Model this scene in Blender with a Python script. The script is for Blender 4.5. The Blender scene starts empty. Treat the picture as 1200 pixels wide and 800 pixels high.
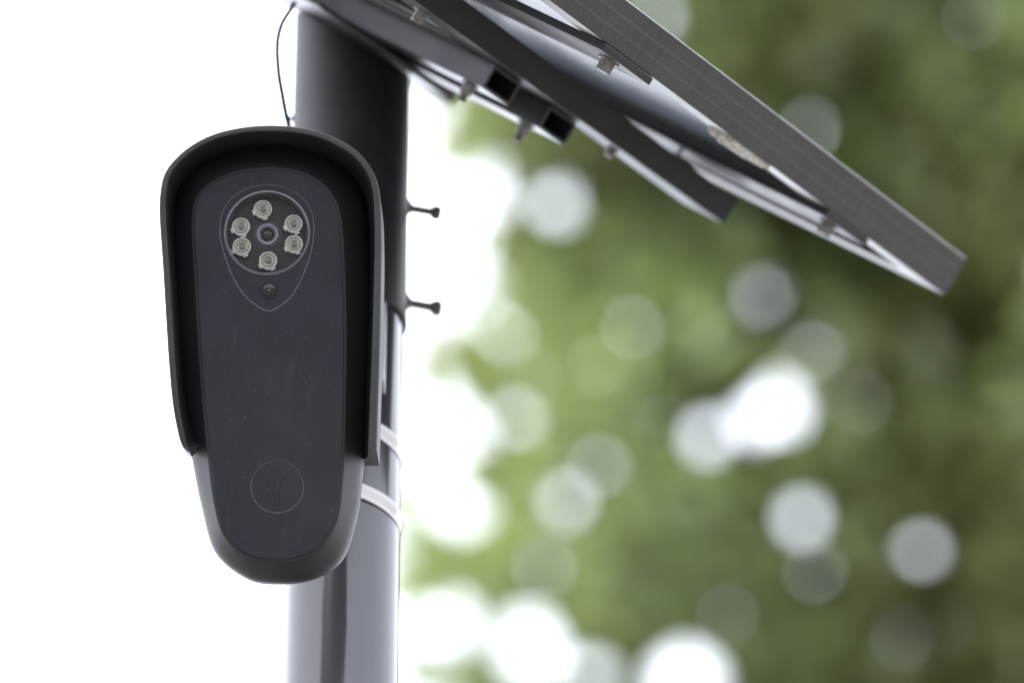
import bpy, bmesh, math, random
import numpy as np
from mathutils import Vector, Matrix
random.seed(7); rng = np.random.default_rng(11)
S = bpy.context.scene
COL = S.collection
rad = math.radians

# ------------------------------------------------------------------ camera
ELEV = rad(33)
CAM = Vector((0, 0, 1.6))
FW = Vector((0, math.cos(ELEV), math.sin(ELEV)))
UP = Vector((0, -math.sin(ELEV), math.cos(ELEV)))
RT = Vector((1, 0, 0))
FPX = 6667.0                       # focal length in photograph pixels (200 mm on 36 mm)
cd = bpy.data.cameras.new('camera'); co = bpy.data.objects.new('camera', cd); COL.objects.link(co)
co.matrix_world = Matrix.Translation(CAM) @ Matrix((RT, UP, -FW)).transposed().to_4x4()
cd.sensor_width = 36; cd.lens = 36 * FPX / 1200
cd.clip_start = 0.1; cd.clip_end = 2000
cd.dof.use_dof = True; cd.dof.focus_distance = 3.268; cd.dof.aperture_fstop = 4.3
S.camera = co

def P(x, y, d):
    x, y, d = float(x), float(y), float(d)   # world point seen at photograph pixel x, y at depth d
    return CAM + d * (FW + RT * ((x - 600) / FPX) + UP * ((400 - y) / FPX))

# ------------------------------------------------------------------ world, sun, exposure
SUN_EL, SUN_AZ = rad(62), rad(-125)            # hazy sun, high on the left
w = bpy.data.worlds.new('World'); S.world = w; w.use_nodes = True
nt = w.node_tree; bg = nt.nodes['Background']; bg.inputs['Strength'].default_value = 0.1
sky = nt.nodes.new('ShaderNodeTexSky'); sky.sky_type = 'NISHITA'; sky.sun_disc = False
sky.sun_elevation = SUN_EL; sky.sun_rotation = SUN_AZ; sky.air_density = 1.5; sky.dust_density = 3
mx = nt.nodes.new('ShaderNodeMix'); mx.data_type = 'RGBA'; mx.inputs['Factor'].default_value = 0.86
mx.inputs['B'].default_value = (9.2, 9.6, 10.6, 1)       # even bright overcast
nt.links.new(sky.outputs[0], mx.inputs['A']); nt.links.new(mx.outputs['Result'], bg.inputs['Color'])
sd = bpy.data.lights.new('sun', 'SUN'); sd.energy = 4.2; sd.angle = rad(14); sd.color = (1, .96, .9)
so = bpy.data.objects.new('sun', sd); COL.objects.link(so)
sdir = Vector((math.sin(SUN_AZ) * math.cos(SUN_EL), math.cos(SUN_AZ) * math.cos(SUN_EL), math.sin(SUN_EL)))
so.rotation_euler = sdir.to_track_quat('Z', 'Y').to_euler(); so.location = (0, 0, 30)
S.view_settings.view_transform = 'Standard'; S.view_settings.look = 'None'
S.view_settings.exposure = 2.1; S.view_settings.gamma = 1
S.render.engine = 'CYCLES'
S.cycles.use_denoising = True; S.cycles.max_bounces = 10; S.cycles.diffuse_bounces = 7
S.cycles.glossy_bounces = 4; S.cycles.transmission_bounces = 6; S.cycles.transparent_max_bounces = 8
S.cycles.sample_clamp_indirect = 8

# ------------------------------------------------------------------ helpers
def material(name, color, rough=.5, metal=0, spec=.5, coat=0, coat_rough=.1, noise=None, bump=None, specks=None, trans=0, rvar=None):
    m = bpy.data.materials.new(name); m.use_nodes = True
    n = m.node_tree; b = n.nodes['Principled BSDF']
    b.inputs['Base Color'].default_value = (*color, 1)
    b.inputs['Roughness'].default_value = rough; b.inputs['Metallic'].default_value = metal
    b.inputs['Specular IOR Level'].default_value = spec
    b.inputs['Coat Weight'].default_value = coat; b.inputs['Coat Roughness'].default_value = coat_rough
    b.inputs['Transmission Weight'].default_value = trans
    tc = n.nodes.new('ShaderNodeTexCoord')
    last = None
    def mapped(scale):
        mp = n.nodes.new('ShaderNodeMapping'); mp.inputs['Scale'].default_value = scale if hasattr(scale, '__len__') else (scale,) * 3
        n.links.new(tc.outputs['Object'], mp.inputs['Vector']); return mp.outputs[0]
    def mix(fac, a, bcol):
        x = n.nodes.new('ShaderNodeMix'); x.data_type = 'RGBA'
        n.links.new(fac, x.inputs['Factor'])
        if a is None: x.inputs['A'].default_value = (*color, 1)
        else: n.links.new(a, x.inputs['A'])
        x.inputs['B'].default_value = (*bcol, 1); return x.outputs['Result']
    def ramp(src, lo, hi, top=1.0):
        r = n.nodes.new('ShaderNodeMapRange'); r.inputs['From Min'].default_value = lo; r.inputs['From Max'].default_value = hi
        r.inputs['To Max'].default_value = top; n.links.new(src, r.inputs['Value']); return r.outputs[0]
    for (scale, col2, lo, hi, top) in (noise or []):
        t = n.nodes.new('ShaderNodeTexNoise'); t.inputs['Scale'].default_value = 1; t.inputs['Detail'].default_value = 4
        n.links.new(mapped(scale), t.inputs['Vector'])
        last = mix(ramp(t.outputs['Fac'], lo, hi, top), last, col2)
    for (scale, col2, size, keep) in (specks or []):
        v = n.nodes.new('ShaderNodeTexVoronoi'); v.inputs['Scale'].default_value = 1
        n.links.new(mapped(scale), v.inputs['Vector'])
        near = ramp(v.outputs['Distance'], size, size * .5)
        sep = n.nodes.new('ShaderNodeSeparateColor'); n.links.new(v.outputs['Color'], sep.inputs[0])
        g = n.nodes.new('ShaderNodeMath'); g.operation = 'GREATER_THAN'; g.inputs[1].default_value = 1 - keep
        n.links.new(sep.outputs[0], g.inputs[0])
        mu = n.nodes.new('ShaderNodeMath'); mu.operation = 'MULTIPLY'
        n.links.new(near, mu.inputs[0]); n.links.new(g.outputs[0], mu.inputs[1])
        last = mix(mu.outputs[0], last, col2)
    if last is not None: n.links.new(last, b.inputs['Base Color'])
    if rvar:
        scale, lo, hi = rvar
        t = n.nodes.new('ShaderNodeTexNoise'); t.inputs['Scale'].default_value = 1; t.inputs['Detail'].default_value = 5
        n.links.new(mapped(scale), t.inputs['Vector'])
        r = n.nodes.new('ShaderNodeMapRange'); r.inputs['From Min'].default_value = .3; r.inputs['From Max'].default_value = .7
        r.inputs['To Min'].default_value = lo; r.inputs['To Max'].default_value = hi
        n.links.new(t.outputs['Fac'], r.inputs['Value']); n.links.new(r.outputs[0], b.inputs['Roughness'])
    if bump:
        scale, strength, dist = bump
        t = n.nodes.new('ShaderNodeTexNoise'); t.inputs['Scale'].default_value = 1; t.inputs['Detail'].default_value = 3
        n.links.new(mapped(scale), t.inputs['Vector'])
        bp = n.nodes.new('ShaderNodeBump'); bp.inputs['Strength'].default_value = strength; bp.inputs['Distance'].default_value = dist
        n.links.new(t.outputs['Fac'], bp.inputs['Height']); n.links.new(bp.outputs[0], b.inputs['Normal'])
    return m

def link(name, me, parent=None, mat=None, smooth=False, angle=None):
    o = bpy.data.objects.new(name, me); COL.objects.link(o)
    if mat: me.materials.append(mat)
    if smooth: me.polygons.foreach_set('use_smooth', [True] * len(me.polygons))
    if angle is not None: me.set_sharp_from_angle(angle=rad(angle))
    if parent: o.parent = parent
    return o
def mesh(name, verts, faces, mat, parent=None, smooth=False, angle=None):
    me = bpy.data.meshes.new(name); me.from_pydata([tuple(v) for v in verts], [], faces)
    bm = bmesh.new(); bm.from_mesh(me); bmesh.ops.recalc_face_normals(bm, faces=bm.faces); bm.to_mesh(me); bm.free()
    return link(name, me, parent, mat, smooth, angle)
def frombm(name, bm, mat, parent=None, smooth=False, angle=None, recalc=True):
    if recalc: bmesh.ops.recalc_face_normals(bm, faces=bm.faces)
    me = bpy.data.meshes.new(name); bm.to_mesh(me); bm.free()
    return link(name, me, parent, mat, smooth, angle)
def thing(name, label, cat, group=None, M=None):
    o = bpy.data.objects.new(name, None); COL.objects.link(o); o.empty_display_size = .05
    if M is not None: o.matrix_world = M
    o['label'] = label; o['category'] = cat
    if group: o['group'] = group
    return o
def tag(o, label, cat, group=None):
    o['label'] = label; o['category'] = cat
    if group: o['group'] = group
    return o
def box(lo, hi, bev=0, bm=None):
    bm = bm or bmesh.new()
    r = bmesh.ops.create_cube(bm, size=1)
    c = (Vector(lo) + Vector(hi)) / 2; d = Vector(hi) - Vector(lo)
    for v in r['verts']: v.co = Vector((v.co.x * d.x, v.co.y * d.y, v.co.z * d.z)) + c
    if bev:
        es = list({e for v in r['verts'] for e in v.link_edges})
        bmesh.ops.bevel(bm, geom=es, offset=bev, segments=2, affect='EDGES', profile=.5)
    return bm
def lathe_verts(profile, n, M=None):
    vs = []
    for (r, z) in profile:
        for k in range(n):
            t = 2 * math.pi * k / n; v = Vector((r * math.cos(t), r * math.sin(t), z)); vs.append(M @ v if M else v)
    fs = [(i * n + k, i * n + (k + 1) % n, (i + 1) * n + (k + 1) % n, (i + 1) * n + k) for i in range(len(profile) - 1) for k in range(n)]
    return vs, fs
def lathe(name, profile, n, mat, parent=None, M=None, angle=35, caps=True):
    vs, fs = lathe_verts(profile, n, M)
    if caps:
        fs.append(tuple(range(n))[::-1]); b = (len(profile) - 1) * n; fs.append(tuple(range(b, b + n)))
    return mesh(name, vs, fs, mat, parent, True, angle)
def tube(name, pts, r, mat, parent=None, n=10):
    pts = [Vector(p) for p in pts]; vs = []; fs = []
    up = Vector((.3, .2, 1)).normalized()
    for i, p in enumerate(pts):
        t = (pts[min(i + 1, len(pts) - 1)] - pts[max(i - 1, 0)]).normalized()
        x = t.cross(up).normalized(); y = t.cross(x)
        rr = r[i] if hasattr(r, '__len__') else r
        for k in range(n):
            q = 2 * math.pi * k / n; vs.append(p + rr * (math.cos(q) * x + math.sin(q) * y))
    for i in range(len(pts) - 1):
        for k in range(n): fs.append((i * n + k, i * n + (k + 1) % n, (i + 1) * n + (k + 1) % n, (i + 1) * n + k))
    fs.append(tuple(range(n))[::-1]); b = (len(pts) - 1) * n; fs.append(tuple(range(b, b + n)))
    return mesh(name, vs, fs, mat, parent, True, 60)
def spline(pts, sub, closed=True):
    out = []; N = len(pts); p = [np.array(q, float) for q in pts]
    rng_ = range(N) if closed else range(N - 1)
    for i in rng_:
        g = (lambda j: p[j % N]) if closed else (lambda j: p[min(max(j, 0), N - 1)])
        p0, p1, p2, p3 = g(i - 1), g(i), g(i + 1), g(i + 2)
        for k in range(sub):
            t = k / sub
            out.append(.5 * ((2 * p1) + (-p0 + p2) * t + (2 * p0 - 5 * p1 + 4 * p2 - p3) * t * t + (-p0 + 3 * p1 - 3 * p2 + p3) * t ** 3))
    if not closed: out.append(p[-1])
    return np.array(out)
def offset(o, d, closed=True):
    # move an outline by d along its in-plane normal (to the left of its direction)
    if closed: t = np.roll(o, -1, 0) - np.roll(o, 1, 0)
    else: t = np.gradient(o, axis=0)
    t /= np.linalg.norm(t, axis=1)[:, None]
    nrm = np.stack([-t[:, 1], t[:, 0]], 1)
    return o + nrm * (d if np.isscalar(d) else np.asarray(d)[:, None])

# ------------------------------------------------------------------ materials
PLASTIC = material('weathered_black_plastic', (.0042, .0056, .0092), .55, spec=.22,
                   noise=[(28, (.0085, .0105, .0155), .4, .75, .8), (7, (.013, .013, .014), .48, .75, .7), ((120, 25, 120), (.017, .017, .019), .58, .8, .7), (420, (.012, .013, .016), .5, .7, .5)],
                   specks=[(300, (.13, .13, .13), .09, .02), (520, (.05, .05, .05), .2, .05)],
                   bump=(1500, .25, .0002), rvar=(20, .45, .62))
HOODP = material('hood_black_plastic', (.0150, .0150, .0165), .42, spec=.38,
                 noise=[((40, 12, 40), (.034, .030, .026), .56, .8, .7)],
                 specks=[(300, (.25, .24, .22), .10, .02)], bump=(1300, .25, .0002), rvar=(25, .35, .55))
BODYP = material('housing_satin_plastic', (.0105, .0108, .0125), .5, spec=.28, noise=[(18, (.017, .0165, .018), .45, .75, .6)],
                 specks=[(330, (.25, .25, .25), .10, .015)], bump=(1700, .2, .00015))
WELL = material('lens_board_black', (.006, .0068, .0075), .55, spec=.3, noise=[(60, (.016, .016, .016), .5, .7, .7)])
RINGM = material('lens_rim_grey', (.06, .06, .072), .28, spec=.6)
LEDM = material('clear_led_resin', (.60, .57, .49), .15, spec=.7, trans=.1, noise=[(500, (.36, .34, .29), .45, .65, .6)])
LEDC = material('led_emitter_grey', (.16, .15, .13), .15, spec=.9)
SILVER = material('bright_metal', (.75, .74, .72), .22, metal=1)
LENSG = material('lens_glass_dark', (.006, .006, .005), .12, spec=.35)
LRING = material('lens_barrel_grey', (.17, .17, .20), .3)
GLINT = material('worn_plastic_edge', (.075, .08, .092), .28, spec=.7)  # highlight along the recess walls, painted in as a paler, glossier colour
BLACK = material('black_recess', (.010, .010, .011), .5)
POLEM = material('dark_grey_gloss_paint', (.021, .0215, .025), .15, spec=.5, coat=.22, coat_rough=.10,
                 noise=[(30, (.026, .0265, .030), .45, .7, .6)], bump=(60, .05, .001), rvar=((25, 25, 4), .12, .22))
SLEEVEM = material('matt_black_powder_coat', (.0105, .0105, .0115), .5, spec=.35, noise=[(40, (.020, .020, .0215), .4, .7, .7)], bump=(900, .25, .0003))
SLOTM = material('strap_slot_grey', (.24, .235, .22), .4, metal=.5)
STEEL = material('stainless_strap', (.28, .27, .26), .32, metal=.85, noise=[(120, (.28, .27, .26), .5, .7, .6)])
RUBBER = material('black_rubber', (.018, .018, .02), .6)
BOLTB = material('dull_dark_bolt', (.06, .057, .055), .45, metal=.3, noise=[(300, (.11, .09, .07), .5, .7, .7)])
ZINC = material('dirty_zinc', (.17, .165, .155), .42, metal=.6, noise=[(350, (.085, .07, .055), .5, .68, .7)])
FRAMEM = material('brown_grey_anodised_frame', (.0125, .0118, .0122), .42, metal=.05, spec=.4,
                  noise=[((520, 520, 45), (.042, .040, .038), .50, .72, .8), (70, (.021, .0195, .019), .5, .75, .8), (25, (.024, .0215, .0215), .4, .7, .8)],
                  specks=[(220, (.20, .19, .175), .13, .07), (480, (.10, .095, .09), .22, .12)], bump=((900, 900, 120), .2, .0002), rvar=((500, 500, 50), .28, .5))
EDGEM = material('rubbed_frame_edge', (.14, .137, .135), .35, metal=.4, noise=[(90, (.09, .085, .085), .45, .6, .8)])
FLANGEM = material('mill_aluminium_flange', (.26, .26, .26), .46, metal=.3, noise=[(60, (.18, .175, .17), .5, .75, .7)])
BACKM = material('blue_grey_backsheet', (.15, .175, .225), .20, spec=.6, noise=[(9, (.125, .15, .195), .4, .7, .7)], rvar=(12, .16, .28))
PGLASS = material('panel_glass_dark_blue', (.01, .013, .03), .08, spec=.6)
RAILM = material('dark_powder_coated_steel', (.0060, .0060, .0070), .46, spec=.30, noise=[(35, (.0095, .0092, .0095), .4, .7, .7)], bump=(500, .2, .0002), rvar=(30, .4, .55))
TUBEM = material('dark_grey_channel_steel', (.016, .016, .019), .38, spec=.42, noise=[(35, (.021, .020, .022), .4, .7, .7)], rvar=(30, .28, .42))
TAPEM = material('weathered_paper_tape', (.40, .37, .34), .5, noise=[((90, 160, 60), (.17, .13, .10), .5, .62, .9), (160, (.48, .47, .45), .55, .7, .7)])
CABLEM = material('dark_blue_cable', (.012, .015, .035), .6, spec=.2)
PLATEM = material('pale_grey_mount_plate', (.28, .285, .30), .4, metal=.3)
BARK = material('brown_bark', (.10, .075, .055), .9, noise=[((8, 8, 2), (.05, .038, .03), .4, .6, 1)], bump=((10, 10, 2), .8, .02))

def leaf_mat(name, a, b, c, scale, shift):
    m = bpy.data.materials.new(name); m.use_nodes = True; n = m.node_tree
    n.nodes.remove(n.nodes['Principled BSDF']); out = n.nodes['Material Output']
    tc = n.nodes.new('ShaderNodeTexCoord'); mp = n.nodes.new('ShaderNodeMapping'); mp.inputs['Location'].default_value = shift
    n.links.new(tc.outputs['Object'], mp.inputs['Vector'])
    def ns(sc, lo, hi):
        t = n.nodes.new('ShaderNodeTexNoise'); t.inputs['Scale'].default_value = sc; t.inputs['Detail'].default_value = 1.5
        n.links.new(mp.outputs[0], t.inputs['Vector'])
        r = n.nodes.new('ShaderNodeMapRange'); r.inputs['From Min'].default_value = lo; r.inputs['From Max'].default_value = hi
        n.links.new(t.outputs['Fac'], r.inputs['Value']); return r.outputs[0]
    def mix(f, A, B):
        x = n.nodes.new('ShaderNodeMix'); x.data_type = 'RGBA'; n.links.new(f, x.inputs['Factor'])
        for s, v in (('A', A), ('B', B)):
            if isinstance(v, tuple): x.inputs[s].default_value = (*v, 1)
            else: n.links.new(v, x.inputs[s])
        return x.outputs['Result']
    col = mix(ns(scale, .42, .60), a, b); col = mix(ns(scale * 1.9, .52, .66), col, c)
    d = n.nodes.new('ShaderNodeBsdfDiffuse'); t = n.nodes.new('ShaderNodeBsdfTranslucent'); g = n.nodes.new('ShaderNodeBsdfGlossy')
    g.inputs['Roughness'].default_value = .35; g.inputs['Color'].default_value = (1, 1, 1, 1)
    n.links.new(col, d.inputs['Color']); n.links.new(col, t.inputs['Color'])
    s1 = n.nodes.new('ShaderNodeMixShader'); s1.inputs[0].default_value = .45
    n.links.new(d.outputs[0], s1.inputs[1]); n.links.new(t.outputs[0], s1.inputs[2])
    s2 = n.nodes.new('ShaderNodeMixShader'); s2.inputs[0].default_value = .05
    n.links.new(s1.outputs[0], s2.inputs[1]); n.links.new(g.outputs[0], s2.inputs[2])
    n.links.new(s2.outputs[0], out.inputs['Surface']); return m
LEAF_A = leaf_mat('fresh_green_leaves', (.118, .160, .052), (.150, .195, .064), (.190, .222, .078), .6, (0, 0, 0))
LEAF_B = leaf_mat('deep_green_leaves', (.084, .128, .046), (.110, .156, .058), (.138, .178, .068), .5, (3, 5, 1))
GRASSM = material('worn_paving_and_dust', (.095, .095, .090), .9, noise=[(.6, (.115, .11, .10), .45, .65, .9), (9, (.075, .075, .070), .45, .6, .6)], bump=(40, .6, .02))

# ------------------------------------------------------------------ ground
gb = bmesh.new(); bmesh.ops.create_circle(gb, cap_ends=True, segments=96, radius=900)
ground = frombm('ground', gb, GRASSM, recalc=False); ground['kind'] = 'structure'

# ------------------------------------------------------------------ pole
AX = P(408, 370, 3.485); PX, PY = AX.x - .0006, AX.y + .001
def pole_z(py):                     # height on the pole axis seen at photograph row py
    k = (400 - py) / FPX; y = PY        # z from (U.z + F... ) solving the projection
    # (v.UP)/(v.FW)=k with v=(PX,PY,z-1.6)
    c, s = math.cos(ELEV), math.sin(ELEV)
    return 1.6 + PY * (k * c + s) / (c - k * s)
RS, RP = .0365, .0339
pole = thing('mounting_pole', 'tall round dark grey metal pole with matt black upper sleeve under the solar panel', 'pole', M=Matrix.Translation((PX, PY, 0)))
# panel frame of reference (needed for the slanted pole top)
C0 = P(1107, 346, 3.58); A0 = P(650, 5, 3.24)
va = (C0 - A0).normalized()
best = None
for i in range(1500):
    q = P(835, 212, 3.5 + .001 * i); b_ = (q - C0).normalized()
    if best is None or abs(b_.dot(va)) < best[0]: best = (abs(b_.dot(va)), b_)
vb = (best[1] - va * best[1].dot(va)).normalized(); vs_ = -va; vn = vs_.cross(vb).normalized()
PM = Matrix.Translation(C0) @ Matrix((vs_, vb, vn)).transposed().to_4x4()
H_TOP = .049
def plane_z(x, y, h):               # height of the plane h below the panel above world x, y
    o = C0 + vn * h; return o.z - ((x - o.x) * vn.x + (y - o.y) * vn.y) / vn.z
zb = pole_z(381)
lathe('pole_tube', [(RP, .012), (RP, zb + .12)], 96, POLEM, pole)
n = 96; vs = []; 
for r, kind in ((RP + .0002, 'b'), (RS - .0012, 'b'), (RS, 'b2'), (RS, 't'), (RP, 't')):
    for k in range(n):
        t = 2 * math.pi * k / n; x, y = r * math.cos(t), r * math.sin(t)
        z = zb if kind == 'b' else zb + .0012 if kind == 'b2' else plane_z(PX + x, PY + y, H_TOP + .003)
        vs.append((x, y, z))
fs = [(i * n + k, i * n + (k + 1) % n, (i + 1) * n + (k + 1) % n, (i + 1) * n + k) for i in range(4) for k in range(n)]
mesh('sleeve', vs, fs, SLEEVEM, pole, True, 35)
bp = box((-.12, -.12, 0), (.12, .12, .012), .001); frombm('base_plate', bp, POLEM, pole)
for sx in (-1, 1):
    for sy in (-1, 1):
        lathe('anchor_bolt', [(.011, .012), (.011, .022), (.006, .022), (.006, .034)], 12, ZINC, pole, Matrix.Translation((sx * .09, sy * .09, 0)))
for py, ang, head in ((232, 17, 0), (343, 17, 1)):
    z = pole_z(py); t = rad(ang)
    M = Matrix.Translation((0, 0, z)) @ Matrix.Rotation(t, 4, 'Z') @ Matrix.Rotation(rad(90), 4, 'Y')
    R0 = RS - .001
    prof = [(.0058, R0), (.0058, R0 + .0022), (.0034, R0 + .0042), (.0026, R0 + .0056), (.0025, R0 + .0170)]
    prof += [(.0040, R0 + .0190), (.0047, R0 + .0212), (.0044, R0 + .0232), (.0030, R0 + .0238)] if head else [(.0034, R0 + .0175), (.0045, R0 + .0187), (.0045, R0 + .0226), (.0040, R0 + .0232)]
    lathe('bolt', prof, 12, BOLTB, pole, M, 30)

# hose clamps with rubber strips
def clamp(py, label):
    z = pole_z(py)
    t = thing('hose_clamp', label, 'hose clamp', 'steel straps holding the camera bracket to the pole', Matrix.Translation((PX, PY, z)) @ Matrix.Rotation(rad(12), 4, 'Y'))
    hb = .0050; r1 = RP + .0010; r2 = RP + .0022
    lathe('strap', [(r1, -hb), (r2 - .0003, -hb), (r2, -hb + .0004), (r2, hb - .0004), (r2 - .0003, hb), (r1, hb)], 96, STEEL, t, caps=False)
    lathe('rubber_liner', [(RP + .0001, -.0112), (RP + .0005, -.0110), (RP + .0005, .0035), (RP + .0001, .004)], 96, RUBBER, t, caps=False)
    # the perforated slots of the strap's tail
    bm = bmesh.new()
    for k in range(26):
        a = rad(-92 + k * 2.6)
        r = bmesh.ops.create_cube(bm, size=1)
        M = Matrix.Rotation(a, 4, 'Z') @ Matrix.Translation((r2 + .00005, 0, 0)) @ Matrix.Rotation(rad(8), 4, 'X') @ Matrix.Diagonal((.00012, .0004, .0048, 1))
        bmesh.ops.transform(bm, matrix=M, verts=r['verts'])
    frombm('strap_slots', bm, SLOTM, t)
    bmh = box((r2, -.009, -.0075), (r2 + .007, .009, .0075), .0015)
    bmesh.ops.transform(bmh, matrix=Matrix.Rotation(rad(68), 4, 'Z'), verts=bmh.verts)
    frombm('screw_housing', bmh, STEEL, t, True, 40)
    M = Matrix.Rotation(rad(68), 4, 'Z') @ Matrix.Translation((r2 + .004, 0, 0)) @ Matrix.Rotation(rad(90), 4, 'X')
    lathe('screw', [(.0028, -.016), (.0028, .010), (.0042, .010), (.0042, .015)], 16, STEEL, t, M)
    return t
clamp(526, 'upper steel hose clamp round the pole, level with the lower end of the camera hood')
clamp(605, 'lower steel hose clamp round the pole, just below the camera hood')

# ------------------------------------------------------------------ solar panel (local axes: s along the long side, t along the short side, h downwards)
LP, WP, TH = .505, .62, .0272
panel = thing('solar_panel', 'tilted solar panel in a brown grey frame seen from below, overhanging to the right', 'solar panel', M=PM)
def frame_side(length, prof, corner, along, inward, cuts=(0, 0)):
    # prof: list of (in, h); mitred at both ends
    vs = []; fs = []; m = len(prof)
    for e in (0, 1):
        for (i, h) in prof:
            p = corner + along * ((i if e == 0 else length - i)) + inward * i; vs.append((p.x, p.y, h))
    for k in range(m): fs.append((k, (k + 1) % m, m + (k + 1) % m, m + k))
    fs.append(tuple(range(m))[::-1]); fs.append(tuple(range(m, 2 * m)))
    return mesh('frame_side', vs, fs, FRAMEM, panel)
def rid(h): return [(0, h - .00035), (-.00025, h - .0001), (-.00025, h + .0001), (0, h + .00035)]
outer = [(0.0006, -TH)] + [(0, -TH + .0006)] + rid(-TH * .66) + rid(-TH * .64 + .0007)[2:] + rid(-TH * .33) + [(0, -.0004), (.0004, 0)]
outer = [(0.0007, -TH), (0, -TH + .0007), (0, -.0181), (-.0003, -.0179), (0, -.0177), (0, -.0171), (-.0003, -.0169), (0, -.0167), (0, -.0094), (-.0003, -.0092), (0, -.0090), (0, -.0084), (-.0003, -.0082), (0, -.0080), (0, -.0004), (.0004, 0)]
prof = outer + [(.0225, 0), (.0225, -.0016), (.0018, -.0016), (.0018, -.0215), (.009, -.0215), (.009, -TH)]
X, Y = Vector((1, 0, 0)), Vector((0, 1, 0))
sides = [frame_side(LP, prof, Vector((0, 0, 0)), X, Y), frame_side(WP, prof, Vector((0, 0, 0)), Y, X),
         frame_side(LP, prof, Vector((0, WP, 0)), X, -Y), frame_side(WP, prof, Vector((LP, 0, 0)), Y, -X)]
for o in sides:                     # bottom flange is bare aluminium
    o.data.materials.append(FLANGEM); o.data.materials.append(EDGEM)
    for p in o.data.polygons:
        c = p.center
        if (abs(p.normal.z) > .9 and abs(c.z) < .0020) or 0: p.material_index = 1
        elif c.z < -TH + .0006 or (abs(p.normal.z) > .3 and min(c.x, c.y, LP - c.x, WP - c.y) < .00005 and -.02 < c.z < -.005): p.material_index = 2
frombm('backsheet', box((.002, .002, -.0235), (LP - .002, WP - .002, -.0216)), BACKM, panel)
frombm('glass', box((.0095, .0095, -.0268), (LP - .0095, WP - .0095, -.0237)), PGLASS, panel)
frombm('junction_box', box((.20, .40, -.0215), (.30, .50, -.004), .003), RAILM, panel)
# strip of weathered tape on the near flange
nseg = 40; vs = []; fs = []
for k in range(nseg + 1):
    s = .210 + .046 * k / nseg
    e0 = .0015 + .0012 * random.random(); e1 = .0215 + .006 * random.random() - .006 * (k < 3 or k > nseg - 3)
    for t in (e0, e1):
        vs += [(s, t, .0002), (s, t, .0012 + .0022 * random.random() + .0012 * math.sin(k * .35) ** 2)]
for k in range(nseg):
    a, b = 4 * k, 4 * k + 4
    fs += [(a + 1, a + 3, b + 3, b + 1), (a, b, b + 2, a + 2), (a, a + 1, b + 1, b), (a + 2, b + 2, b + 3, a + 3)]
fs += [(0, 2, 3, 1), (4 * nseg, 4 * nseg + 1, 4 * nseg + 3, 4 * nseg + 2)]
mesh('tape_strip', vs, fs, TAPEM, panel)

# ------------------------------------------------------------------ mounting rack under the panel
rack = thing('mounting_rack', 'dark steel rack of rails and open ended channels between the solar panel and the pole', 'bracket', M=PM)
def flat_crossbar(s0, s1):
    z0, z1 = .0003, .0052
    o = frombm('crossbar', box((s0, -.0008, z0), (s1, WP + .0008, z1), .0006), RAILM, rack)
    o.data.materials.append(FLANGEM)
    return o
cbs = [flat_crossbar(.3456, .3975), flat_crossbar(.095, .1440)]
def bolt(s, t, h, r, L, mat=ZINC, washer=True, name='bolt'):
    M = Matrix.Translation((s, t, h)); pr = []
    if washer: pr += [(r * 1.45, 0), (r * 1.45, .0012)]
    pr += [(r * 1.02, .0012), (r * 1.02, .0012 + L), (r * .85, .0016 + L)]
    vs, fs = lathe_verts(pr[:2] if washer else [], 20, M) if washer else ([], [])
    o = lathe(name, pr[2:] if washer else pr, 6, mat, rack, M, 20)
    if washer: lathe('washer', pr[:2], 20, mat, o, M, 30)
    return o
bolt(.371, .014, .0052, .0047, .0062); bolt(.1195, .014, .0052, .0047, .0062)
bolt(.371, WP - .014, .0052, .0052, .0065); bolt(.1195, WP - .014, .0052, .0052, .0065)
def rail(t0, t1, s0, s1, h0, h1, wall=.002):
    # hollow rectangular section with open ends
    o = [(t0, h0), (t1, h0), (t1, h1), (t0, h1)]; i = [(t0 + wall, h0 + wall), (t1 - wall, h0 + wall), (t1 - wall, h1 - wall), (t0 + wall, h1 - wall)]
    return o, i
def hollow(name, ax, lo, hi, mat, wall=.002, bev=.0007):
    # rectangular tube along axis ax (0 or 1) between lo and hi, open at both ends
    other = 1 - ax; bm = bmesh.new()
    def ring(a, ins):
        r = []
        for (u, h) in ((lo[other] + ins, lo[2] + ins), (hi[other] - ins, lo[2] + ins), (hi[other] - ins, hi[2] - ins), (lo[other] + ins, hi[2] - ins)):
            p = [0, 0, h]; p[ax] = a; p[other] = u; r.append(bm.verts.new(p))
        return r
    A, B, Ai, Bi = ring(lo[ax], 0), ring(hi[ax], 0), ring(lo[ax], wall), ring(hi[ax], wall)
    for k in range(4):
        j = (k + 1) % 4
        bm.faces.new((A[k], A[j], B[j], B[k])); bm.faces.new((Ai[k], Bi[k], Bi[j], Ai[j]))
        bm.faces.new((A[k], Ai[k], Ai[j], A[j])); bm.faces.new((B[k], B[j], Bi[j], Bi[k]))
    bm.edges.ensure_lookup_table()
    es = [e for e in bm.edges if all(v in A + B for v in e.verts) and not (all(v in A for v in e.verts) or all(v in B for v in e.verts))]
    bmesh.ops.bevel(bm, geom=es, offset=bev, segments=2, affect='EDGES')
    return frombm(name, bm, mat, rack, False)
hollow('rail', 0, (.084, .115, .0135), (.560, .153, .0308), RAILM)
hollow('rail', 0, (-.02, WP - .155, .0135), (.560, WP - .117, .0308), RAILM)
for s0, s1 in ((.095, .144), (.3456, .3975)):
    for t0 in (.147, WP - .147):
        lathe('spacer', [(.0014, .0054), (.0014, .0133)], 12, ZINC, rack, Matrix.Translation(((s0 + s1) / 2, t0, 0)))
hollow('channel', 1, (.2905, .137, .0312), (.3195, .52, .0468), TUBEM)
hollow('channel', 1, (.2285, .137, .0312), (.2575, .52, .0468), TUBEM)
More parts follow.
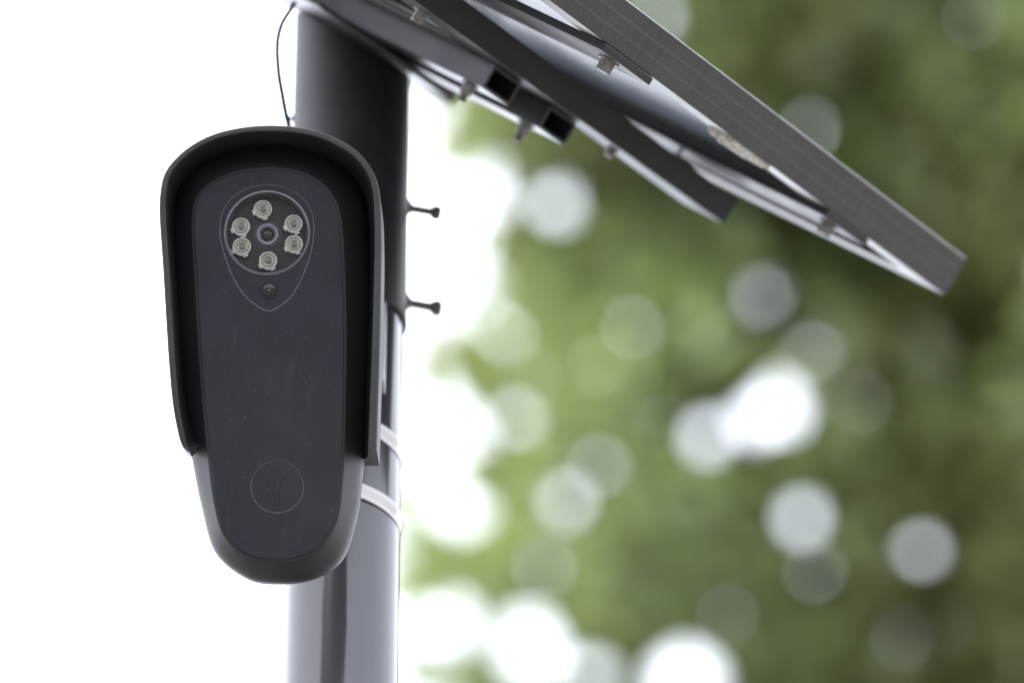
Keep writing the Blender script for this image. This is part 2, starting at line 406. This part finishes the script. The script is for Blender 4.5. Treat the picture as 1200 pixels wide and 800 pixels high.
frombm('cap_plate', box((.205, .264, .0471), (.345, .36, .0500), .001), TUBEM, rack)
frombm('stiffener_plate', box((.20, .158, .0290), (.345, .40, .0309), .0005), RUBBER, rack)  # added dark plate, covers the bright reflections seen between rail and channels
for s in (.305, .243):
    bolt(s, .160, .0468, .0040, .0055)
    lathe('bolt_tip', [(.0026, 0), (.0026, .011), (.0020, .012)], 10, BOLTB, rack, Matrix.Translation((s, .160, .0468)))
    bolt(s, .455, .0468, .0045, .008)
bolt(.19, .135, .0308, .003, .004)
bolt(.40, .135, .0308, .004, .006)

# ------------------------------------------------------------------ security camera
DEL = rad(10); TE = ELEV - DEL
DZ = Vector((0, -math.cos(TE), -math.sin(TE))); DY = Vector((0, -math.sin(TE), math.cos(TE)))
DO = P(315, 415, 3.245)
DM = Matrix.Translation(DO) @ Matrix((RT, DY, DZ)).transposed().to_4x4()
def dev(px, py, z=0):               # photograph pixel to device-local x, y on its plane z
    d = P(px, py, 1) - CAM; o = DO + DZ * z
    k = (o - CAM).dot(DZ) / d.dot(DZ); q = CAM + d * k - DO
    return Vector((q.dot(RT), q.dot(DY), z))
secam = thing('security_camera', 'dark grey hooded outdoor camera with a ring of six small lamps, strapped to the pole', 'security camera', M=DM)
FACE = [(323, 655), (287, 647.5), (263, 622), (252, 580), (246, 530), (240, 470), (235, 400), (231, 330), (227.5, 262), (231, 236), (244, 219), (272, 205), (312, 198.5), (347, 202), (371, 213), (388, 231), (396.5, 254), (400, 292), (402, 340), (403, 400), (402, 470), (401, 522), (398.5, 565), (392.5, 608), (372, 641), (350, 651.5)]
BODY = [(322, 684.5), (287, 677), (252, 647), (236, 594), (224.5, 537), (214, 480), (207, 410), (202, 330), (199, 262), (203, 226), (220, 194), (254, 173), (310, 164.5), (355, 168), (392, 183), (417, 209), (430, 245), (434, 290), (435, 340), (434, 400), (431.5, 470), (429, 522), (425, 560), (419.5, 604), (402, 655), (368, 678)]
fo = spline(FACE, 8); bo = spline(BODY, 8); NF = len(fo)
def ring3(pts, z): return [dev(p[0], p[1], z) for p in pts]
def loft(rings, close=True):
    n = len(rings[0]); vs = [v for r in rings for v in r]
    fs = [(i * n + k, i * n + (k + 1) % n, (i + 1) * n + (k + 1) % n, (i + 1) * n + k) for i in range(len(rings) - 1) for k in range(n if close else n - 1)]
    return vs, fs
# housing: lofted from the edge of the face plate outwards and back
def blend(k): return fo * (1 - k) + bo * k
cenB = bo.mean(0)
local = lambda pts, z0, z: [Vector((v.x, v.y, z)) for v in ring3(pts, z0)]
Z = .001
rings = [local(offset(fo, -3), 0, -.0012), local(fo, 0, -.0006)]
for k, z in ((.08, -.0018), (.30, -.0062), (.55, -.0112), (.78, -.0162), (.91, -.0200), (.97, -.0240), (1, -.0350)):
    rings.append(local(blend(k), z * .0, z) if False else ring3(blend(k), z))
back = ring3(bo, -.0350)
cx = sum((v.x for v in back)) / NF; cy = sum((v.y for v in back)) / NF
def shrink(r, f, z): return [Vector((cx + (v.x - cx) * f, cy + (v.y - cy) * f, z)) for v in r]
rings += [shrink(back, .985, -.0352), shrink(back, .985, -.0362), shrink(back, .998, -.0364), shrink(back, .995, -.042), shrink(back, .96, -.047), shrink(back, .88, -.050)]
vs, fs = loft(rings); fs.append(tuple(range((len(rings) - 1) * NF, len(rings) * NF)))
hs = mesh('housing', vs, fs, BODYP, secam, True, 40); hs.data.materials.append(HOODP)
for p in hs.data.polygons:
    if p.center.z < -.0345: p.material_index = 1

def circ(cx, cy, r, n=64, z=0): 
    c = dev(cx, cy, z); k = DO and (3.245 / FPX)
    return [Vector((c.x + r * k * math.cos(2 * math.pi * i / n), c.y + r * k * math.sin(2 * math.pi * i / n), z)) for i in range(n)]
def fill(bm, loops):
    es = []
    for lp in loops:
        v = [bm.verts.new(p) for p in lp]
        es += [bm.edges.new((v[i], v[(i + 1) % len(v)])) for i in range(len(v))]
    bmesh.ops.triangle_fill(bm, use_beauty=True, use_dissolve=False, edges=es, normal=(0, 0, 1))
def strip(bm, A, B):
    a = [bm.verts.new(p) for p in A]; b = [bm.verts.new(p) for p in B]; n = len(a)
    for i in range(n): bm.faces.new((a[i], a[(i + 1) % n], b[(i + 1) % n], b[i]))
TEAR = [(315, 364.5), (301, 358.5), (286, 346), (272.5, 325), (262, 297), (257, 270), (260.5, 248), (272, 231), (291, 219.5), (313, 216), (335, 219.5), (354, 231), (365.5, 248), (368.5, 270), (364.5, 297), (354.5, 325), (343.5, 345), (329, 358.5)]
tear = spline(TEAR, 6)
def zl(pts, z): return [Vector((v.x, v.y, z)) for v in ring3(pts, 0)]
def setz(L, z): return [Vector((v.x, v.y, z)) for v in L]
T0 = zl(tear, 0)
def inset(L, d):
    a = np.array([(v.x, v.y) for v in L]); o = offset(a, d); 
    return [Vector((p[0], p[1], L[i].z)) for i, p in enumerate(o)]
# direction of the tear outline decides the sign of "inwards"
def area(L): return sum(L[i].x * L[(i + 1) % len(L)].y - L[(i + 1) % len(L)].x * L[i].y for i in range(len(L)))
def inward(L, d): return inset(L, d if area(L) > 0 else -d)
D1 = -.0008
W0 = circ(312.8, 272.5, 51, 72, 0); LG0 = circ(325, 570, 31, 72, 0)
F0 = zl(fo, 0)
bm = bmesh.new()
f_in = setz(inward(F0, .0005), 0)
fill(bm, [f_in, T0, LG0])
strip(bm, f_in, setz(F0, -.0003)); strip(bm, setz(F0, -.0003), setz(F0, -.0012))
T1 = setz(inward(T0, .0006), D1); strip(bm, T0, T1)
W1 = setz(W0, D1); fill(bm, [T1, W1])
D2 = -.00045
L1 = setz(inward(LG0, .00035), D2); strip(bm, LG0, L1); fill(bm, [L1])
bmesh.ops.remove_doubles(bm, verts=bm.verts, dist=1e-6)
fp = frombm('face_plate', bm, PLASTIC, secam, False)
fp.data.materials.append(GLINT)
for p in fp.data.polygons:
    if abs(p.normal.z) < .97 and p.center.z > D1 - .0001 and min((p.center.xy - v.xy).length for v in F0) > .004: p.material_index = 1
# sprout emblem pressed in the roundel
def relief(poly, z0, z1, name, parent, mat):
    bm = bmesh.new(); A = [Vector((*dev(x, y, 0).xy, z1)) for x, y in poly]; B = setz(inward(A, -.00015), z0)
    fill(bm, [A]); strip(bm, A, B); bmesh.ops.remove_doubles(bm, verts=bm.verts, dist=1e-6)
    return frombm(name, bm, mat, parent)
emb = bpy.data.objects.new('emblem', None)
def thick_curve(pts, w):
    c = spline(pts, 5, False); t = np.gradient(c, axis=0); t /= np.linalg.norm(t, axis=1)[:, None]
    nn = np.stack([-t[:, 1], t[:, 0]], 1); W = (np.interp(np.linspace(0, 1, len(c)), np.linspace(0, 1, len(w)), w) / 2)[:, None]
    return [tuple(p) for p in c + nn * W] + [tuple(p) for p in (c - nn * W)[::-1]]
emb_bm = bmesh.new()
for dz, poly in zip((.00028, .00022, .00025), (thick_curve([(324, 591), (324.5, 570), (323.5, 549)], [5, 4.4, 4]),
             thick_curve([(325.5, 577), (327.5, 563), (332, 556.5), (336, 554.5)], [3, 5, 5, 3]),
             thick_curve([(323, 583), (320.5, 571), (317, 566.5), (313.5, 564)], [3, 4.5, 4.5, 3]))):
    A = [Vector((*dev(x, y, 0).xy, D2 + dz)) for x, y in poly]; B = setz(inward(A, -.0002), D2 + .00001)
    fill(emb_bm, [A]); strip(emb_bm, A, B)
bmesh.ops.remove_doubles(emb_bm, verts=emb_bm.verts, dist=1e-6)
bpy.data.objects.remove(emb)
frombm('sprout_emblem', emb_bm, PLASTIC, fp)
# lens well
K = 3.245 / FPX
wc = dev(312.8, 272.5, 0); WM = Matrix.Translation((wc.x, wc.y, 0))
lathe('lens_rim', [(51.05 * K, D1), (50 * K, D1 + .0006), (48.6 * K, D1 + .0006), (47.6 * K, D1 - .0008), (47.0 * K, -.0040), (45.6 * K, -.0085)], 96, RINGM, secam, WM, 50, caps=False)
well = lathe('lens_board', [(46.5 * K, -.0084), (46.4 * K, -.0080), (15.6 * K, -.0080), (15.4 * K, -.0105)], 96, WELL, secam, WM, 30)
def at_well(px, py, z): c = dev(px, py, z); return Matrix.Translation((c.x, c.y, z))
led_me = None
for i, (px, py) in enumerate(((308.2, 246.3), (282.5, 266.8), (344.3, 263.5), (283.6, 290), (344.7, 287.3), (314.4, 306.5))):
    M = at_well(px, py, -.0080)
    if led_me is None:
        pr = [(.0053, 0), (.0054, .0026), (.0051, .0034), (.0046, .0034), (.0043, .0012), (.0034, .0008), (.0031, .0024), (.0027, .0027), (.0022, .0010), (.0018, .0008)]
        vs, fs = lathe_verts(pr, 32)
        o1 = mesh('led', vs, fs + [tuple(range(len(pr) * 32 - 32, len(pr) * 32))], LEDM, well, True, 50); led_me = o1.data
        bmt = bmesh.new()
        for a in (200, 285):
            r = bmesh.ops.create_cube(bmt, size=1)
            bmesh.ops.transform(bmt, matrix=Matrix.Rotation(rad(a), 4, 'Z') @ Matrix.Translation((.0051, 0, .0014)) @ Matrix.Diagonal((.0022, .0028, .0026, 1)), verts=r['verts'])
        tmp = bpy.data.meshes.new('tmp'); bmt.to_mesh(tmp); bmt.free()
        bmm = bmesh.new(); bmm.from_mesh(led_me); bmm.from_mesh(tmp); bmm.to_mesh(led_me); bmm.free()
        vs, fs = lathe_verts([(.0016, .0008), (.0015, .0020), (.0012, .0026), (.0006, .0030), (.0001, .0031)], 16)
        dome = mesh('led_dome', vs, fs, LEDC, well, True); dome_me = dome.data
        bpy.data.objects.remove(dome)
    else:
        o1 = bpy.data.objects.new('led', led_me); COL.objects.link(o1); o1.parent = well
    o1.matrix_local = M @ Matrix.Rotation(rad(i * 3), 4, 'Z')
    d = bpy.data.objects.new('led_dome', dome_me); COL.objects.link(d); d.parent = well
    d.matrix_local = M
LM = at_well(313.6, 275.0, -.0080)
lathe('lens_recess', [(.0079, .0002), (.0065, .00025), (.0064, -.001)], 48, BLACK, well, LM, 30, caps=False)  # flat black ring on the board: painted shade of the gap round the lens
lathe('lens_ring', [(.0064, -.0015), (.0064, .0012), (.0060, .0018), (.0049, .0018), (.0042, .0004), (.0036, -.0006)], 48, LRING, well, LM, 40, caps=False)
lathe('lens_glass', [(.0044, -.0010), (.0038, -.0004), (.0026, .0004), (.0012, .0009), (.0001, .0010)], 40, LENSG, well, LM, 90)
well_ring = None
gm = bpy.data.materials.new('clear_cover_glass'); gm.use_nodes = True; g = gm.node_tree; g.nodes.remove(g.nodes['Principled BSDF'])
tr = g.nodes.new('ShaderNodeBsdfTransparent'); tr.inputs[0].default_value = (.94, .95, .97, 1); gl = g.nodes.new('ShaderNodeBsdfGlossy'); gl.inputs['Roughness'].default_value = .03
fr = g.nodes.new('ShaderNodeFresnel'); fr.inputs[0].default_value = 1.22; ms = g.nodes.new('ShaderNodeMixShader')
g.links.new(fr.outputs[0], ms.inputs[0]); g.links.new(tr.outputs[0], ms.inputs[1]); g.links.new(gl.outputs[0], ms.inputs[2]); g.links.new(ms.outputs[0], g.nodes['Material Output'].inputs['Surface'])
vs, fs = lathe_verts([(47.4 * K, 0), (47.4 * K, .0004)], 72, WM @ Matrix.Translation((0, 0, -.0024)))
mesh('cover_glass', vs, fs + [tuple(range(72))[::-1], tuple(range(72, 144))], gm, secam)
# light sensor below the lens
sc = dev(315.4, 340.2, 0); SM = Matrix.Translation((sc.x, sc.y, D1))
sen = lathe('light_sensor', [(10.6 * K, .00003), (10.2 * K, .0005), (8.9 * K, .0005), (8.5 * K, .0001), (8.3 * K, -.0004), (1.5 * K, -.0002)], 40, PLASTIC, secam, SM, 30)
lathe('sensor_window', [(8.0 * K, -.0003), (7.8 * K, .00035), (6 * K, .00065), (.3 * K, .0007)], 32, LENSG, sen, SM, 30)
lathe('sensor_dot', [(.9 * K, .0006), (.5 * K, .0010)], 12, SILVER, sen, SM, 30)
# hood: a shell that follows the housing's upper outline, open below
HOOD = [(223, 531), (213, 521), (207.5, 503), (201.5, 468), (197, 416), (193.5, 360), (190.5, 310), (187, 258), (187.3, 228), (192, 205), (203, 188), (222, 171), (246, 158), (275, 150), (310, 146.5), (345, 148.2), (373, 153.5), (397, 163.5), (418, 176.5), (433, 193.5), (442, 212), (446, 236), (447.3, 280), (446.8, 330), (445.5, 390), (444, 440), (442.5, 490), (441.5, 527)]
ho = spline(HOOD, 6, False); NH = len(ho)
u = np.linspace(0, 1, NH)
thk = np.interp(u, [0, .04, .12, .5, .8, 1], [2, 6.5, 7.5, 7, 8, 10])
t_ = np.gradient(ho, axis=0); t_ /= np.linalg.norm(t_, axis=1)[:, None]
inn = np.stack([-t_[:, 1], t_[:, 0]], 1); 
if ((cenB - ho[NH // 2]) @ inn[NH // 2]) < 0: inn = -inn
hi_ = ho + inn * thk[:, None]
zr = np.interp(u, [0, .05, .15, .3, .7, .9, 1], [.004, .008, .014, .018, .018, .016, .014])
prof_rings = []
for i in range(NH):
    zf = zr[i]
    o = dev(*ho[i], zf); q = dev(*hi_[i], zf)
    e = (q - o); ln = e.length; e.normalize(); c = min(.0007, ln * .3)
    def at(p, d, z): return Vector((p.x + e.x * d, p.y + e.y * d, z))
    sp = .0002      # the shell flares out a little towards the back
    zk = float(np.interp(u[i], [0, .05, .13], [-.010, -.026, -.046]))
    ring = [at(o, -sp * (zk < -.04), zk), at(o, -sp * .5 * (zk < -.04), max(-.02, zk * .5)), at(o, 0, zf - c), at(o, c, zf), at(q, -c, zf), at(q, 0, zf - c), at(q, .0008, max(-.012, zk * .3)), at(q, .0060, zk * .66), at(q, .0085, zk)]
    prof_rings.append(ring)
m = len(prof_rings[0]); vs = [v for r in prof_rings for v in r]
fs = [(i * m + k, i * m + (k + 1) % m, (i + 1) * m + (k + 1) % m, (i + 1) * m + k) for i in range(NH - 1) for k in range(m)]
fs += [tuple(range(m)), tuple(range((NH - 1) * m, NH * m))[::-1]]
mesh('hood', vs, fs, HOODP, secam, True, 42)
# bracket between the back of the housing and the pole
def wbox(name, lo, hi, mat, bev=.001):
    o = frombm(name, box(lo, hi, bev), mat, secam, True, 40); o.parent = secam
    o.matrix_parent_inverse = DM.inverted(); return o
zt, z0_ = pole_z(395), pole_z(487)
wbox('mount_plate', (PX + .0105, PY - RP - .006, z0_), (PX + .0246, PY - RP + .012, zt), PLATEM)
wbox('mount_saddle', (PX - .026, PY - RP - .0055, z0_ + .001), (PX + .0102, PY - RP + .010, zt - .001), HOODP)
wbox('mount_arm', (PX - .050, PY - RP - .075, z0_ + .022), (PX - .008, PY - RP - .0055, zt - .018), HOODP, .004)

# ------------------------------------------------------------------ cable
pts = spline([(345, 4, 3.49), (339, 14, 3.48), (330, 29, 3.47), (325, 52, 3.46), (326.5, 85, 3.45), (331, 112, 3.44), (336, 138, 3.43), (345, 175, 3.42), (352, 240, 3.40)], 8, False)
tag(tube('cable', [P(*p) for p in pts], .0015, CABLEM), 'thin dark blue cable looping beside the top of the pole, left of the sleeve', 'cable')
tag(tube('cable_clip', [(PX - RS - .0022, PY, pole_z(139)), (PX - RS + .002, PY, pole_z(139))], [.0018, .003], RAILM), 'tiny dark clip on the left edge of the sleeve just above the hood', 'clip')

# ------------------------------------------------------------------ trees
def proj_np(p):
    v = p - np.array(CAM); d = v @ np.array(FW)
    return 600 + FPX * (v @ np.array(RT)) / d, 400 - FPX * (v @ np.array(UP)) / d, d
EY = [-400, 0, 120, 175, 250, 320, 380, 410, 440, 480, 520, 560, 620, 700, 760, 820, 1300]
EX = [580, 540, 500, 500, 565, 562, 560, 460, 450, 545, 530, 478, 455, 460, 475, 495, 680]
GAPS = [(650, 238, 6), (914, 478, 16), (886, 492, 11), (662, 585, 3), (940, 606, 7), (1078, 645, 4), (622, 757, 20), (803, 800, 22), (828, 512, 4), (893, 345, 1), (590, 395, -4), (620, 440, -5), (950, 410, 1), (525, 585, 6), (778, 500, -5), (570, 215, 8), (518, 445, -6),
        (905, 283, -1), (637, 665, -2), (850, 720, -3), (1058, 745, -4), (702, 545, -2), (955, 668, -2), (742, 388, -4), (545, 600, 5), (530, 730, 9), (1140, 20, -4), (945, 155, -3), (770, 20, -2), (1010, 470, -4), (1100, 730, -5), (690, 790, 2), (605, 490, -1), (530, 505, 14)]
def leaves(centers, size, name, mat, parent, origin):
    n = len(centers); 
    nz = rng.normal(size=(n, 3)); nz[:, 2] = np.abs(nz[:, 2]) + .5; nz /= np.linalg.norm(nz, axis=1)[:, None]
    d = rng.normal(size=(n, 3)); d -= (d * nz).sum(1)[:, None] * nz; d /= np.linalg.norm(d, axis=1)[:, None]
    s = np.cross(nz, d); L = (size * rng.uniform(.75, 1.3, n))[:, None]
    c = centers - np.array(origin)
    v = np.stack([c - d * L * .5, c + s * L * .30 + nz * L * .06 - d * L * .05, c + d * L * .5 - nz * L * .08, c - s * L * .30 + nz * L * .06 - d * L * .05], 1).reshape(-1, 3)
    i = np.arange(n) * 4; f = np.stack([i, i + 1, i + 2, i, i + 2, i + 3], 1).reshape(-1)
    me = bpy.data.meshes.new(name); me.vertices.add(n * 4); me.vertices.foreach_set('co', v.reshape(-1))
    me.loops.add(n * 6); me.loops.foreach_set('vertex_index', f)
    me.polygons.add(n * 2); me.polygons.foreach_set('loop_start', np.arange(n * 2) * 3); me.polygons.foreach_set('loop_total', np.full(n * 2, 3))
    me.update(calc_edges=True); o = link(name, me, parent, mat); o['kind'] = 'stuff'; return o
def tree(label, base, height, center, radii, nleaf, size, mat, carve, nclump, dens_seed):
    t = thing('broadleaf_tree', label, 'tree', 'trees behind the pole', Matrix.Translation(base))
    c = np.array(center); R_ = np.array(radii); r = np.random.default_rng(dens_seed)
    q = r.normal(size=(nclump, 3)); q /= np.linalg.norm(q, axis=1)[:, None]; q *= (r.random((nclump, 1)) ** .45) * .86
    cl = c + q * R_; rc = r.uniform(.55, 1.15, nclump) * R_.mean() * .27
    k = r.integers(0, nclump, nleaf)
    g = r.normal(size=(nleaf, 3)); g /= np.linalg.norm(g, axis=1)[:, None]; g *= r.random((nleaf, 1)) ** .42
    pts = cl[k] + g * rc[k][:, None]
    if carve:
        x, y, d = proj_np(pts)
        ex = np.interp(y, EY, EX) + 26 * np.sin(y * .061 + pts[:, 1] * 1.3) + r.normal(size=nleaf) * 12
        fr = np.clip((x - ex) / 75, 0, 1); keep = r.random(nleaf) < fr ** 1.3 + .0 * y
        for gx, gy, gr in GAPS: keep &= (np.hypot(x - gx, y - gy) > gr + 25) 
        pts = pts[keep]
    leaves(pts, size, 'crown', mat, t, base)
    # trunk and limbs
    b = Vector(base); top = Vector(center)
    trunk_top = Vector((base[0] + (center[0] - base[0]) * .6 + .5, base[1] + (center[1] - base[1]) * .6, center[2] - radii[2] * .35))
    N = 9; rs = [height * .022 * (1 - .6 * i / (N - 1)) * (1.5 if i == 0 else 1) for i in range(N)]
    tp = [(b.lerp(trunk_top, i / (N - 1)) + Vector((.12 * math.sin(i * 1.7), .12 * math.cos(i * 1.3), 0)) * (i > 0)) - b for i in range(N)]
    tube('trunk', tp, rs, BARK, t, 12)
    idx = np.argsort(r.random(nclump))[:26]
    for j in idx:
        e = Vector(cl[j]) - b; s0 = tp[r.integers(4, N)]
        mid = s0.lerp(e, .5) + Vector((0, 0, -.25)); p = [s0, s0.lerp(mid, .5), mid, mid.lerp(e, .5), e]
        ok = True
        if carve:
            for pp in p:
                xx, yy, _ = proj_np(np.array(pp + b)[None]); 
                if any(math.hypot(xx[0] - gx, yy[0] - gy) < gr + 25 for gx, gy, gr in GAPS) or xx[0] < np.interp(yy[0], EY, EX): ok = False
        if ok: tube('limb', p, [height * .009, height * .007, height * .005, height * .003, height * .0015], BARK, t, 7)
    return t
c1 = P(1130, 330, 17.5); c2 = P(1350, 900, 23.5)
tree('fresh green broadleaf tree, nearest behind the pole and panel', (c1.x + .9, c1.y + .3, 0), 15, tuple(c1), (2.9, 2.6, 3.1), 140000, .125, LEAF_A, True, 210, 3)
tree('darker green tree standing further back, low on the right', (c2.x, c2.y, 0), 15, tuple(c2), (4.4, 3.0, 4.2), 95000, .15, LEAF_B, True, 200, 5)
